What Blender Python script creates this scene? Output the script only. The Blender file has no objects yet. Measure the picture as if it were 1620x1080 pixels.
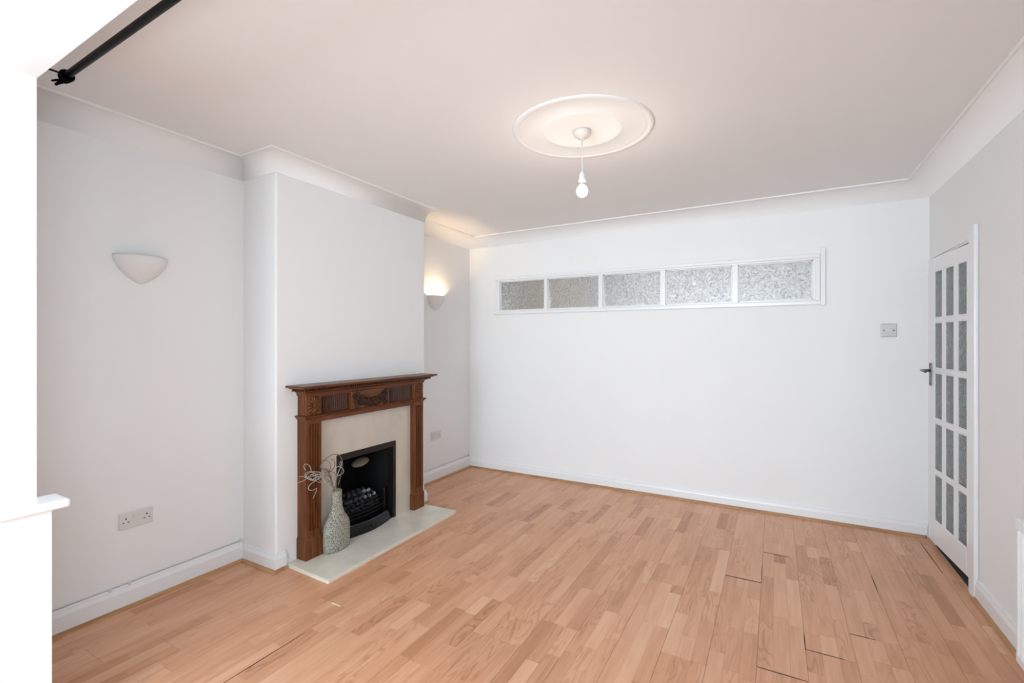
import bpy, bmesh, math, random
from mathutils import Vector, Matrix
PI = math.pi
sc = bpy.context.scene
C = sc.collection
random.seed(7)

# ------------------------------------------------------------------ camera
cam_d = bpy.data.cameras.new('camera'); cam = bpy.data.objects.new('camera', cam_d); C.objects.link(cam)
TH = math.atan((1226 - 810) / 748.0)
cam.location = (0, 0, 1.42)
cam.rotation_euler = (PI / 2, 0, TH)
cam_d.sensor_width = 36.0; cam_d.sensor_fit = 'HORIZONTAL'
cam_d.lens = 748.0 / 1620 * 36
cam_d.shift_y = -1.0 / 1620
cam_d.clip_start = 0.02
sc.camera = cam

# ------------------------------------------------------------------ light and exposure
sc.view_settings.view_transform = 'Standard'; sc.view_settings.look = 'None'
sc.view_settings.gamma = 1.0; sc.view_settings.use_curve_mapping = False
sc.view_settings.exposure = 0.16
w = bpy.data.worlds.new('sky'); sc.world = w; w.use_nodes = True
w.node_tree.nodes['Background'].inputs[0].default_value = (0.78, 0.88, 1.0, 1)
w.node_tree.nodes['Background'].inputs[1].default_value = 0.62

def area(name, loc, rot, sx, sy, power, col=(0.86, 0.93, 1.0), spread=PI):
    d = bpy.data.lights.new(name, 'AREA'); d.shape = 'RECTANGLE'; d.size = sx; d.size_y = sy
    d.energy = power; d.color = col; d.spread = spread
    o = bpy.data.objects.new(name, d); C.objects.link(o); o.location = loc; o.rotation_euler = rot
    return o
# daylight entering at the three windows of the bay the photographer stands in
DAY = (0.75, 0.90, 1.0)
area('daylight_front', (-1.0, -3.55, 1.50), (PI / 2 + math.radians(2), 0, 0), 2.3, 1.24, 124, DAY, math.radians(130))
area('daylight_right', (0.27, -0.25, 1.50), (PI / 2, 0, PI / 2), 1.15, 1.22, 23, DAY)
area('daylight_left', (-2.27, -0.25, 1.50), (PI / 2, 0, -PI / 2), 1.15, 1.22, 12, DAY)
# added fill lamps out of view, behind the glazed strip and in the hall
area('kitchen_fill', (-0.7, 4.72, 2.40), (math.radians(50), 0, 0), 2.6, 0.2, 41, (0.97, 0.98, 1.0))
area('hall_fill', (1.75, 2.75, 1.6), (PI / 2, 0, 0), 0.8, 1.0, 2.0, (0.80, 0.95, 0.95))

# ------------------------------------------------------------------ helpers
def children_link(o, parent):
    if parent is not None: o.parent = parent
def newbm(): return bmesh.new()
def box(bm, x0, x1, y0, y1, z0, z1, bev=0.0, M=None, seg=1):
    t = bmesh.new()
    r = bmesh.ops.create_cube(t, size=1)
    for v in t.verts:
        v.co = Vector(((x0 + x1) / 2 + v.co.x * (x1 - x0), (y0 + y1) / 2 + v.co.y * (y1 - y0), (z0 + z1) / 2 + v.co.z * (z1 - z0)))
    if bev > 0:
        bmesh.ops.bevel(t, geom=list(t.edges), offset=bev, segments=seg, affect='EDGES', profile=0.5)
    merge(bm, t, M)
def merge(bm, t, M=None):
    if M is not None: t.transform(M)
    vm = {}
    for v in t.verts: vm[v] = bm.verts.new(v.co)
    for f in t.faces:
        try:
            nf = bm.faces.new([vm[v] for v in f.verts]); nf.smooth = f.smooth
        except ValueError: pass
    t.free()
def prism(bm, pts, a0, a1, axis='z', M=None):
    """pts: closed 2D outline; extruded along axis from a0 to a1"""
    t = bmesh.new()
    def mk(p, a):
        if axis == 'z': return (p[0], p[1], a)
        if axis == 'y': return (p[0], a, p[1])
        return (a, p[0], p[1])
    A = [t.verts.new(mk(p, a0)) for p in pts]; B = [t.verts.new(mk(p, a1)) for p in pts]
    n = len(pts)
    for i in range(n): t.faces.new([A[i], A[(i + 1) % n], B[(i + 1) % n], B[i]])
    t.faces.new(A[::-1]); t.faces.new(B)
    bmesh.ops.recalc_face_normals(t, faces=t.faces)
    merge(bm, t, M)
def tube(bm, path, r, seg=8, M=None, closed=False):
    t = bmesh.new(); P = [Vector(p) for p in path]; n = len(P)
    rs = r if isinstance(r, (list, tuple)) else [r] * n
    rings = []; up = Vector((0.13, 0.27, 0.95)).normalized()
    for i in range(n):
        if closed: d = (P[(i + 1) % n] - P[i - 1]).normalized()
        else: d = (P[min(i + 1, n - 1)] - P[max(i - 1, 0)]).normalized()
        a = d.cross(up)
        if a.length < 1e-3: a = d.cross(Vector((1, 0, 0)))
        a.normalize(); b = d.cross(a); up = a.cross(d) if a.cross(d).length > .1 else up
        rings.append([t.verts.new(P[i] + (a * math.cos(2 * PI * k / seg) + b * math.sin(2 * PI * k / seg)) * rs[i]) for k in range(seg)])
    m = n if closed else n - 1
    for i in range(m):
        R0, R1 = rings[i], rings[(i + 1) % n]
        for k in range(seg):
            f = t.faces.new([R0[k], R0[(k + 1) % seg], R1[(k + 1) % seg], R1[k]]); f.smooth = True
    if not closed:
        t.faces.new(rings[0][::-1]); t.faces.new(rings[-1])
    bmesh.ops.recalc_face_normals(t, faces=t.faces)
    merge(bm, t, M)
def lathe(bm, prof, seg=48, M=None, sx=1.0, sy=1.0, a0=0.0, a1=2 * PI):
    """prof: list of (r, z); full or partial turn about z"""
    t = bmesh.new(); full = abs(a1 - a0 - 2 * PI) < 1e-6
    ns = seg if full else seg + 1; rings = []
    for r, z in prof:
        if r < 1e-6: rings.append([t.verts.new((0, 0, z))]); continue
        rings.append([t.verts.new((r * sx * math.cos(a0 + (a1 - a0) * k / seg), r * sy * math.sin(a0 + (a1 - a0) * k / seg), z)) for k in range(ns)])
    for i in range(len(prof) - 1):
        A, B = rings[i], rings[i + 1]
        for k in range(seg if full else seg):
            k2 = (k + 1) % ns
            q = []
            if len(A) == 1 and len(B) == 1: continue
            if len(A) == 1: q = [A[0], B[k2], B[k]]
            elif len(B) == 1: q = [A[k], A[k2], B[0]]
            else: q = [A[k], A[k2], B[k2], B[k]]
            f = t.faces.new(q); f.smooth = True
    bmesh.ops.recalc_face_normals(t, faces=t.faces)
    merge(bm, t, M)
def ell(bm, c, r, M3=None, sub=2):
    t = bmesh.new(); bmesh.ops.create_icosphere(t, subdivisions=sub, radius=1)
    for f in t.faces: f.smooth = True
    S = Matrix.Diagonal((r[0], r[1], r[2], 1))
    M = Matrix.Translation(c) @ (M3.to_4x4() if M3 else Matrix.Identity(4)) @ S
    merge(bm, t, M)
def obj(name, bm, m, parent=None, bev=0.0, smooth_angle=None):
    me = bpy.data.meshes.new(name); bm.to_mesh(me); bm.free()
    me.materials.append(m)
    o = bpy.data.objects.new(name, me); C.objects.link(o)
    if parent is not None:
        o.parent = parent
        if parent.type == 'EMPTY' or True:
            o.matrix_parent_inverse = parent.matrix_basis.inverted()
    return o
def struct(name, bm, m, parent=None):
    o = obj(name, bm, m, parent)
    if parent is None: o['kind'] = 'structure'
    return o
def thing(name, label, cat, loc=(0, 0, 0), group=None):
    o = bpy.data.objects.new(name, None); C.objects.link(o); o.location = loc; o.empty_display_size = 0.05
    o['label'] = label; o['category'] = cat
    if group: o['group'] = group
    return o
def tag(o, label, cat, group=None):
    o['label'] = label; o['category'] = cat
    if group: o['group'] = group
    return o
def T(x, y, z): return Matrix.Translation((x, y, z))
def rz(a): return Matrix.Rotation(a, 4, 'Z')

# ------------------------------------------------------------------ materials
def mat(name, col, rough=0.5, metal=0.0, bump=None, spec=0.5, var=None, emit=None, trans=0.0, ior=1.5, coat=0.0):
    m = bpy.data.materials.new(name); m.use_nodes = True; nt = m.node_tree; b = nt.nodes['Principled BSDF']
    b.inputs['Base Color'].default_value = (*col, 1); b.inputs['Roughness'].default_value = rough
    b.inputs['Metallic'].default_value = metal; b.inputs['Specular IOR Level'].default_value = spec
    b.inputs['Transmission Weight'].default_value = trans; b.inputs['IOR'].default_value = ior
    b.inputs['Coat Weight'].default_value = coat
    g = nt.nodes.new('ShaderNodeNewGeometry')
    if var:      # (scale, amount, other colour)
        n = nt.nodes.new('ShaderNodeTexNoise'); n.inputs['Scale'].default_value = var[0]; n.inputs['Detail'].default_value = 4
        nt.links.new(g.outputs['Position'], n.inputs['Vector'])
        mx = nt.nodes.new('ShaderNodeMix'); mx.data_type = 'RGBA'
        mx.inputs[6].default_value = (*col, 1); mx.inputs[7].default_value = (*var[2], 1)
        mr = nt.nodes.new('ShaderNodeMapRange'); mr.inputs[1].default_value = 0.35; mr.inputs[2].default_value = 0.7; mr.inputs[4].default_value = var[1]
        nt.links.new(n.outputs[0], mr.inputs[0]); nt.links.new(mr.outputs[0], mx.inputs[0])
        nt.links.new(mx.outputs[2], b.inputs['Base Color'])
    if bump:     # (scale, strength, distance)
        n = nt.nodes.new('ShaderNodeTexNoise'); n.inputs['Scale'].default_value = bump[0]; n.inputs['Detail'].default_value = 5
        nt.links.new(g.outputs['Position'], n.inputs['Vector'])
        bp = nt.nodes.new('ShaderNodeBump'); bp.inputs['Strength'].default_value = bump[1]; bp.inputs['Distance'].default_value = bump[2]
        nt.links.new(n.outputs[0], bp.inputs['Height']); nt.links.new(bp.outputs[0], b.inputs['Normal'])
    if emit:
        b.inputs['Emission Color'].default_value = (*emit[0], 1); b.inputs['Emission Strength'].default_value = emit[1]
    return m
M_wall = mat('white_emulsion', (0.895, 0.89, 0.89), 0.75, bump=(35, 0.12, 0.004), spec=0.25, var=(2.2, 0.35, (0.875, 0.865, 0.86)))
M_ceil = mat('ceiling_paint', (0.90, 0.885, 0.875), 0.85, bump=(30, 0.1, 0.003), spec=0.2)
M_gloss = mat('white_gloss_paint', (0.87, 0.87, 0.88), 0.28, bump=(18, 0.05, 0.002))
M_coving = mat('coving_paint', (0.90, 0.885, 0.875), 0.75, spec=0.2)
M_plastic = mat('white_plastic', (0.74, 0.73, 0.72), 0.35)
M_rad = mat('radiator_enamel', (0.88, 0.90, 0.91), 0.3)
M_hole = mat('dark_slot', (0.01, 0.01, 0.01), 0.7)
M_chrome = mat('worn_chrome', (0.15, 0.145, 0.145), 0.28, metal=1.0, bump=(60, 0.1, 0.001))
M_steel = mat('brushed_steel_plate', (0.55, 0.53, 0.52), 0.42, metal=0.55, bump=(90, 0.08, 0.001))
M_marble = mat('cream_marble', (0.63, 0.555, 0.475), 0.28, var=(5.5, 0.8, (0.53, 0.465, 0.40)), bump=(8, 0.03, 0.003))
M_hearth = mat('hearth_marble', (0.82, 0.76, 0.66), 0.25, var=(7, 0.85, (0.70, 0.65, 0.57)))
M_bronze = mat('dark_bronze_trim', (0.026, 0.020, 0.016), 0.35, metal=0.6)
M_black = mat('black_iron', (0.003, 0.003, 0.0035), 0.6, spec=0.2, bump=(70, 0.2, 0.002))
M_blackgloss = mat('black_satin_iron', (0.005, 0.005, 0.006), 0.35, spec=0.3, bump=(30, 0.2, 0.002))
M_coal = mat('coal', (0.008, 0.008, 0.009), 0.4, bump=(45, 0.8, 0.01), var=(16, 0.8, (0.035, 0.037, 0.042)), spec=0.4)
M_ash = mat('ash_coal', (0.03, 0.032, 0.036), 0.6, bump=(45, 0.8, 0.01), var=(32, 1.0, (0.50, 0.54, 0.58)))
M_oval = mat('beige_oval', (0.20, 0.17, 0.135), 0.6, bump=(25, 0.2, 0.003))
M_twig = mat('dried_stem', (0.15, 0.13, 0.12), 0.7, var=(60, 1.0, (0.42, 0.39, 0.37)))
M_curld = mat('brown_curl', (0.13, 0.11, 0.095), 0.7, var=(30, 0.8, (0.32, 0.29, 0.26)))
M_curl = mat('pale_curl', (0.60, 0.55, 0.50), 0.7, var=(30, 1.0, (0.33, 0.30, 0.28)))
M_pole = mat('black_pole', (0.003, 0.003, 0.003), 0.45, spec=0.12)
M_cordb = mat('black_cord', (0.003, 0.003, 0.003), 0.9, spec=0.1)
M_flex = mat('white_flex', (0.70, 0.68, 0.66), 0.5)
M_brass = mat('brass_cap', (0.70, 0.55, 0.32), 0.3, metal=1.0)
M_bulb = mat('lit_bulb_glass', (1, 1, 1), 0.3, emit=((1.0, 0.91, 0.80), 98))
M_lamp = mat('lit_capsule', (1, 1, 1), 0.3, emit=((1.0, 0.72, 0.42), 800))
M_plaster = mat('sconce_plaster', (0.84, 0.82, 0.80), 0.6)
M_rose = mat('rose_cap_plastic', (0.70, 0.67, 0.62), 0.45)
M_hallwall = mat('hall_wall', (0.35, 0.44, 0.41), 0.8)
M_hallfloor = mat('hall_floor', (0.06, 0.05, 0.045), 0.8)
M_kit = mat('kitchen_wall', (0.74, 0.745, 0.76), 0.8)
M_kitdark = mat('kitchen_brown_cupboard', (0.40, 0.35, 0.29), 0.6)
M_kitteal = mat('kitchen_grey_green', (0.40, 0.46, 0.44), 0.6)

def wood(name, dark, light, scale=(30, 30, 2.2), rough=0.32, mixlo=0.3, mixhi=0.72):
    m = bpy.data.materials.new(name); m.use_nodes = True; nt = m.node_tree; b = nt.nodes['Principled BSDF']
    g = nt.nodes.new('ShaderNodeNewGeometry'); mp = nt.nodes.new('ShaderNodeMapping'); mp.inputs['Scale'].default_value = scale
    nt.links.new(g.outputs['Position'], mp.inputs['Vector'])
    n = nt.nodes.new('ShaderNodeTexNoise'); n.inputs['Scale'].default_value = 1.6; n.inputs['Detail'].default_value = 6; n.inputs['Distortion'].default_value = 0.6
    nt.links.new(mp.outputs[0], n.inputs['Vector'])
    cr = nt.nodes.new('ShaderNodeValToRGB'); e = cr.color_ramp.elements
    e[0].position = mixlo; e[0].color = (*dark, 1); e[1].position = mixhi; e[1].color = (*light, 1)
    nt.links.new(n.outputs[0], cr.inputs[0]); nt.links.new(cr.outputs[0], b.inputs['Base Color'])
    b.inputs['Roughness'].default_value = rough; b.inputs['Specular IOR Level'].default_value = 0.28
    bp = nt.nodes.new('ShaderNodeBump'); bp.inputs['Strength'].default_value = 0.1; bp.inputs['Distance'].default_value = 0.002
    nt.links.new(n.outputs[0], bp.inputs['Height']); nt.links.new(bp.outputs[0], b.inputs['Normal'])
    return m
M_mah = wood('mahogany_upright', (0.078, 0.0215, 0.0055), (0.205, 0.066, 0.019), rough=0.34)
M_mahh = wood('mahogany_lengthwise', (0.075, 0.0200, 0.0050), (0.200, 0.062, 0.018), scale=(30, 2.2, 30))
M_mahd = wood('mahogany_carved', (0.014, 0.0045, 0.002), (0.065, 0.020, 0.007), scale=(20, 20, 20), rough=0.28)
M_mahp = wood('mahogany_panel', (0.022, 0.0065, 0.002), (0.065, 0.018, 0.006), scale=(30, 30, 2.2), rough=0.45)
M_beadY = wood('quadrant_wood_y', (0.38, 0.19, 0.085), (0.62, 0.35, 0.17), scale=(30, 2.5, 30), rough=0.4)
M_beadX = wood('quadrant_wood_x', (0.34, 0.17, 0.085), (0.56, 0.31, 0.16), scale=(2.5, 30, 30), rough=0.4)

def laminate():
    m = bpy.data.materials.new('beech_laminate'); m.use_nodes = True; nt = m.node_tree; b = nt.nodes['Principled BSDF']
    L = nt.links.new; N = nt.nodes.new
    g = N('ShaderNodeNewGeometry'); at = N('ShaderNodeAttribute'); at.attribute_name = 'strip'
    sp = N('ShaderNodeSeparateColor'); L(at.outputs['Color'], sp.inputs[0])
    cb = N('ShaderNodeCombineXYZ'); 
    mu = N('ShaderNodeMath'); mu.operation = 'MULTIPLY'; mu.inputs[1].default_value = 40; L(sp.outputs[2], mu.inputs[0]); L(mu.outputs[0], cb.inputs[2])
    ad = N('ShaderNodeVectorMath'); ad.operation = 'ADD'; L(g.outputs['Position'], ad.inputs[0]); L(cb.outputs[0], ad.inputs[1])
    # fine grain
    mp = N('ShaderNodeMapping'); mp.inputs['Scale'].default_value = (110, 5, 1); L(ad.outputs[0], mp.inputs[0])
    n1 = N('ShaderNodeTexNoise'); n1.inputs['Scale'].default_value = 1; n1.inputs['Detail'].default_value = 4; L(mp.outputs[0], n1.inputs['Vector'])
    # cathedral figure: contour lines of a stretched noise
    mp2 = N('ShaderNodeMapping'); mp2.inputs['Scale'].default_value = (15, 2.3, 1); L(ad.outputs[0], mp2.inputs[0])
    n2 = N('ShaderNodeTexNoise'); n2.inputs['Scale'].default_value = 1; n2.inputs['Detail'].default_value = 1.5; L(mp2.outputs[0], n2.inputs['Vector'])
    m2 = N('ShaderNodeMath'); m2.operation = 'MULTIPLY'; m2.inputs[1].default_value = 62; L(n2.outputs[0], m2.inputs[0])
    s2 = N('ShaderNodeMath'); s2.operation = 'SINE'; L(m2.outputs[0], s2.inputs[0])
    r2 = N('ShaderNodeMapRange'); r2.inputs[1].default_value = 0.2; r2.inputs[2].default_value = 1.0; L(s2.outputs[0], r2.inputs[0])
    fm = N('ShaderNodeMath'); fm.operation = 'MULTIPLY'; L(r2.outputs[0], fm.inputs[0]); L(sp.outputs[1], fm.inputs[1])
    # broad drift of tone
    n3 = N('ShaderNodeTexNoise'); n3.inputs['Scale'].default_value = 1; n3.inputs['Detail'].default_value = 2
    mp3 = N('ShaderNodeMapping'); mp3.inputs['Scale'].default_value = (28, 3, 1); L(ad.outputs[0], mp3.inputs[0]); L(mp3.outputs[0], n3.inputs['Vector'])
    cr = N('ShaderNodeValToRGB'); e = cr.color_ramp.elements
    e[0].position = 0.0; e[0].color = (0.44, 0.185, 0.085, 1); e[1].position = 1.0; e[1].color = (0.88, 0.54, 0.355, 1)
    k = e.new(0.5); k.color = (0.69, 0.35, 0.200, 1)
    t1 = N('ShaderNodeMath'); t1.operation = 'MULTIPLY_ADD'; t1.inputs[1].default_value = 0.28; L(n1.outputs[0], t1.inputs[0])
    t3 = N('ShaderNodeMath'); t3.operation = 'MULTIPLY_ADD'; t3.inputs[1].default_value = 0.5; L(n3.outputs[0], t3.inputs[0]); 
    sb = N('ShaderNodeMath'); sb.operation = 'SUBTRACT'; sb.inputs[1].default_value = 0.39; L(sp.outputs[0], sb.inputs[0])
    L(sb.outputs[0], t3.inputs[2]); L(t3.outputs[0], t1.inputs[2])
    t4 = N('ShaderNodeMath'); t4.operation = 'MULTIPLY_ADD'; t4.inputs[1].default_value = -0.26; L(fm.outputs[0], t4.inputs[0]); L(t1.outputs[0], t4.inputs[2])
    L(t4.outputs[0], cr.inputs[0]); L(cr.outputs[0], b.inputs['Base Color'])
    b.inputs['Roughness'].default_value = 0.36
    b.inputs['Specular IOR Level'].default_value = 0.45
    bp = N('ShaderNodeBump'); bp.inputs['Strength'].default_value = 0.06; bp.inputs['Distance'].default_value = 0.001
    L(n1.outputs[0], bp.inputs['Height']); L(bp.outputs[0], b.inputs['Normal'])
    return m
M_floor = laminate()

def obscure(name, col, sx, dist, rough=0.08, spec=0.5):
    """rolled obscure glass: swirling relief"""
    m = bpy.data.materials.new(name); m.use_nodes = True; nt = m.node_tree; b = nt.nodes['Principled BSDF']
    L = nt.links.new; N = nt.nodes.new
    b.inputs['Base Color'].default_value = (*col, 1); b.inputs['Roughness'].default_value = rough
    b.inputs['Transmission Weight'].default_value = 1.0; b.inputs['IOR'].default_value = 1.5
    g = N('ShaderNodeNewGeometry')
    n = N('ShaderNodeTexNoise'); n.inputs['Scale'].default_value = sx; n.inputs['Detail'].default_value = 3; n.inputs['Distortion'].default_value = 2.2
    L(g.outputs['Position'], n.inputs['Vector'])
    v = N('ShaderNodeTexVoronoi'); v.feature = 'DISTANCE_TO_EDGE'; v.inputs['Scale'].default_value = sx * 0.55; L(n.outputs['Color'], v.inputs['Vector'])
    mu = N('ShaderNodeMath'); mu.operation = 'MULTIPLY'; mu.inputs[1].default_value = 14; L(n.outputs[0], mu.inputs[0])
    si = N('ShaderNodeMath'); si.operation = 'SINE'; L(mu.outputs[0], si.inputs[0])
    bp = N('ShaderNodeBump'); bp.inputs['Strength'].default_value = 0.9; bp.inputs['Distance'].default_value = dist
    L(si.outputs[0], bp.inputs['Height']); L(bp.outputs[0], b.inputs['Normal'])
    return m
M_glass = obscure('obscure_glass', (0.95, 0.96, 0.96), 24, 0.0016, 0.20)
M_glassd = obscure('door_obscure_glass', (0.83, 0.90, 0.88), 20, 0.004, 0.10)

def vase_mat():
    m = bpy.data.materials.new('woven_sage_ceramic'); m.use_nodes = True; nt = m.node_tree; b = nt.nodes['Principled BSDF']
    L = nt.links.new; N = nt.nodes.new
    g = N('ShaderNodeNewGeometry'); v = N('ShaderNodeTexVoronoi'); v.inputs['Scale'].default_value = 175; L(g.outputs['Position'], v.inputs['Vector'])
    cr = N('ShaderNodeValToRGB'); e = cr.color_ramp.elements
    e[0].position = 0.30; e[0].color = (0.52, 0.505, 0.43, 1); e[1].position = 0.72; e[1].color = (0.13, 0.135, 0.10, 1)
    L(v.outputs['Distance'], cr.inputs[0]); L(cr.outputs[0], b.inputs['Base Color'])
    bp = N('ShaderNodeBump'); bp.invert = True; bp.inputs['Strength'].default_value = 0.8; bp.inputs['Distance'].default_value = 0.003
    L(v.outputs['Distance'], bp.inputs['Height']); L(bp.outputs[0], b.inputs['Normal'])
    b.inputs['Roughness'].default_value = 0.5
    return m
M_vase = vase_mat()

# ------------------------------------------------------------------ room dimensions
XL, XR, YB, ZC = -3.024, 0.976, 4.45, 2.58
XBR, YB0, YB1 = -2.69, 1.84, 3.258        # chimney breast
BXL, BXR, BYF, BZ = -2.302, 0.30, -3.65, 2.356   # bay

# sub-floor, then the boards
bm = newbm(); box(bm, -3.2, 1.1, -3.85, 4.6, -0.20, -0.0085)
floor = struct('floor', bm, mat('subfloor', (0.05, 0.035, 0.025), 0.9))
def board_mesh(x0, x1, y0, y1, rnd):
    """a laminate board of three printed strips, each strip a shallow-edged slab"""
    bm = newbm(); col = []
    g = 0.0004
    def slab(a0, a1, b0, b1, tone, fig, seed):
        i0 = len(bm.faces)
        e = 0.0007; zt = 0.0; zb = -0.008
        vo = [bm.verts.new(p) for p in ((a0, b0, zb), (a1, b0, zb), (a1, b1, zb), (a0, b1, zb))]
        vm = [bm.verts.new(p) for p in ((a0, b0, -e), (a1, b0, -e), (a1, b1, -e), (a0, b1, -e))]
        vt = [bm.verts.new(p) for p in ((a0 + e * .5, b0 + e * .5, zt), (a1 - e * .5, b0 + e * .5, zt), (a1 - e * .5, b1 - e * .5, zt), (a0 + e * .5, b1 - e * .5, zt))]
        bm.faces.new(vt)
        for i in range(4):
            j = (i + 1) % 4
            bm.faces.new([vm[i], vm[j], vt[j], vt[i]]); bm.faces.new([vo[i], vo[j], vm[j], vm[i]])
        for _ in range(9): col.append((tone, fig, seed))
    wd = (BW) / 3.0
    for s in range(3):
        a0 = xorig(x0) + s * wd; a1 = a0 + wd
        a0c, a1c = max(a0, x0), min(a1, x1)
        if a1c - a0c < 0.003: continue
        if a0c <= x0 + 1e-6: a0c += g
        if a1c >= x1 - 1e-6: a1c -= g
        y = y0 + g
        first = True
        while y < y1 - g - 1e-6:
            ln = rnd.uniform(0.27, 0.60) if not first else rnd.uniform(0.14, 0.55)
            first = False
            ye = min(y + ln, y1 - g)
            if y1 - g - ye < 0.08: ye = y1 - g
            tone = min(1, max(0, rnd.gauss(0.52, 0.10)))
            if rnd.random() < 0.06: tone -= 0.15
            fig = max(0.0, rnd.random() * 1.7 - 0.7)
            slab(a0c, a1c, y, ye, tone, fig, rnd.random())
            y = ye
    return bm, col
BW = 0.1932; BX0 = -0.07
def xorig(x0): return BX0 + math.floor((x0 - BX0) / BW + 0.5) * BW if abs((x0 - BX0) / BW - round((x0 - BX0) / BW)) < 1e-4 else BX0 + math.floor((x0 - BX0) / BW) * BW
joint_at = {0: 2.32, -1: 3.135, 1: 2.56, 2: 2.80, -11: 1.77, -10: 0.95}
rnd = random.Random(11)
kmin = math.floor((XL - BX0) / BW); kmax = math.floor((XR - BX0) / BW)
for k in range(kmin, kmax + 1):
    xa, xb = max(BX0 + k * BW, XL), min(BX0 + (k + 1) * BW, XR)
    if xb - xa < 0.004: continue
    j = joint_at.get(k, rnd.uniform(0, 1.285)); 
    js = [j + n * 1.285 for n in range(-9, 7)]
    spans = [(-3.6 if (xa > BXL - 0.05 and xb < BXR + 0.02) else 0.35, YB)]
    if xb < XBR + 0.08: spans = [(0.35, YB0 if xa < XBR - 0.05 else 1.895), (YB1 if xa < XBR - 0.05 else 3.19, YB)]
    for (sa, sb) in spans:
        cuts = [sa] + [q for q in js if sa + 0.03 < q < sb - 0.03] + [sb]
        for y0, y1 in zip(cuts, cuts[1:]):
            b_, col = board_mesh(xa, xb, y0, y1, rnd)
            o = obj('floorboard', b_, M_floor, floor)
            ca = o.data.color_attributes.new('strip', 'FLOAT_COLOR', 'CORNER')
            for p in o.data.polygons:
                for li in p.loop_indices: ca.data[li].color = (*col[p.index], 1)
            # a few boards have lifted a little at their ends, as on a worn floor
            if k == -1 and abs(y0 - 3.135) < 1e-3: o.location.z = 0.0012
            if k == 1 and abs(y0 - 2.56) < 1e-3: o.location.z = 0.0010
# gaps worn open between boards (dark lines)
def gap(x, y, dx, dy, wd=0.003):
    bmg = newbm(); 
    a = math.atan2(dy, dx); ln = math.hypot(dx, dy)
    t = bmesh.new(); 
    vs = [t.verts.new(p) for p in ((0, -wd * .2, 0.0004), (ln * .5, -wd / 2, 0.0004), (ln, -wd * .15, 0.0004), (ln, wd * .15, 0.0004), (ln * .6, wd / 2, 0.0004), (0, wd * .2, 0.0004))]
    lo = [t.verts.new((v.co.x, v.co.y, -0.002)) for v in vs]
    t.faces.new(vs); n = len(vs)
    for i in range(n): t.faces.new([vs[i], lo[i], lo[(i + 1) % n], vs[(i + 1) % n]])
    merge(bmg, t, T(x, y, 0.0012) @ rz(a))
    o = obj('open_joint', bmg, M_hole, floor)
for g_ in ((-0.263, 3.135, 0.193, 0, 0.008), (-0.07, 3.13, 0, 0.27, 0.004), (0.895, 3.80, 0, 0.52, 0.005), (0.123, 2.56, 0, 0.14, 0.005), (0.123, 2.56, 0.15, 0, 0.004),
           (-0.07, 2.32, 0.19, 0, 0.004), (-2.0, 1.10, 0, 0.42, 0.0025), (0.509, 3.33, 0, 0.23, 0.005), (0.316, 2.80, 0.1, 0, 0.003), (-0.07, 3.6, 0.15, 0, 0.003)):
    gap(*g_)
bm = newbm(); box(bm, -2.10, -2.035, 1.762, 1.770, 0, 0.0016)
obj('chipped_edge', bm, mat('chipped_core', (0.80, 0.66, 0.50), 0.8), floor)

# ceiling and bay soffit
bm = newbm(); box(bm, -3.2, 1.1, 0.30, 4.6, ZC, ZC + 0.12); struct('ceiling', bm, M_ceil)
bm = newbm()
yh = lambda x: 0.65 - 0.019 * (x - BXL)
prism(bm, [(BXL, yh(BXL)), (BXL - .16, yh(BXL)), (BXL - .16, BYF - .15), (BXR + .16, BYF - .15), (BXR + .16, yh(BXR)), (BXR, yh(BXR))], BZ, ZC + 0.12)
struct('ceiling_bay', bm, M_wall)

# walls
def wall(name, boxes, m=M_wall):
    bm = newbm()
    for b_ in boxes: box(bm, *b_)
    return struct(name, bm, m)
wall('wall_left', [(XL - .17, XL, 0.35, YB + .12, -0.2, ZC)])
TX0, TX1, TZ0, TZ1 = -2.660, 0.285, 1.735, 2.082
wall('wall_back', [(XL, TX0, YB, YB + .12, -.2, ZC), (TX1, 1.10, YB, YB + .12, -.2, ZC), (TX0, TX1, YB, YB + .12, -.2, TZ0), (TX0, TX1, YB, YB + .12, TZ1, ZC)])
DY0, DY1, DZ = 3.592, 4.318, 2.000
wall('wall_right', [(XR, XR + .12, 0.35, DY0, -.2, ZC), (XR, XR + .12, DY1, YB, -.2, ZC), (XR, XR + .12, DY0, DY1, DZ, ZC)])
wall('wall_front', [(XL, BXL - .15, 0.35, 0.6495, -.2, ZC), (BXR + .15, XR, 0.35, 0.5995, -.2, ZC)])
# bay walls: thick low walls, thinner piers above
bm = newbm()
box(bm, BXL - .15, -2.210, BYF, 0.663, -.2, 0.834); box(bm, BXR - 0.09, BXR + .15, BYF, 0.60, -.2, 0.834)
box(bm, BXL - .15, BXR + .15, BYF - .15, BYF + .09, -.2, 0.834)
box(bm, BXL - .15, BXL, 0.36, 0.65, .834, BZ); box(bm, BXR, BXR + .15, 0.36, 0.60, .834, BZ)
box(bm, BXL - .15, BXL, BYF - .15, -1.60, .834, BZ); box(bm, BXR, BXR + .15, BYF - .15, -1.60, .834, BZ)
box(bm, BXL - .15, BXL, -1.60, .36, 2.14, BZ); box(bm, BXR, BXR + .15, -1.60, .36, 2.14, BZ)
box(bm, BXL, BXR, BYF - .15, BYF, 2.14, BZ)
struct('wall_bay', bm, M_wall)
# window board running round the bay
bm = newbm()
def nosed(bm, x0, x1, y0, y1, z0, z1): box(bm, x0, x1, y0, y1, z0, z1, 0.009, seg=3)
nosed(bm, BXL - .01, -2.184, BYF + .001, 0.707, 0.832, 0.862)
nosed(bm, BXR - .12, BXR + .01, BYF + .001, 0.64, 0.832, 0.862)
nosed(bm, -2.19, BXR - .115, BYF + .001, BYF + .12, 0.832, 0.862)
struct('trim_1', bm, M_gloss)
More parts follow.
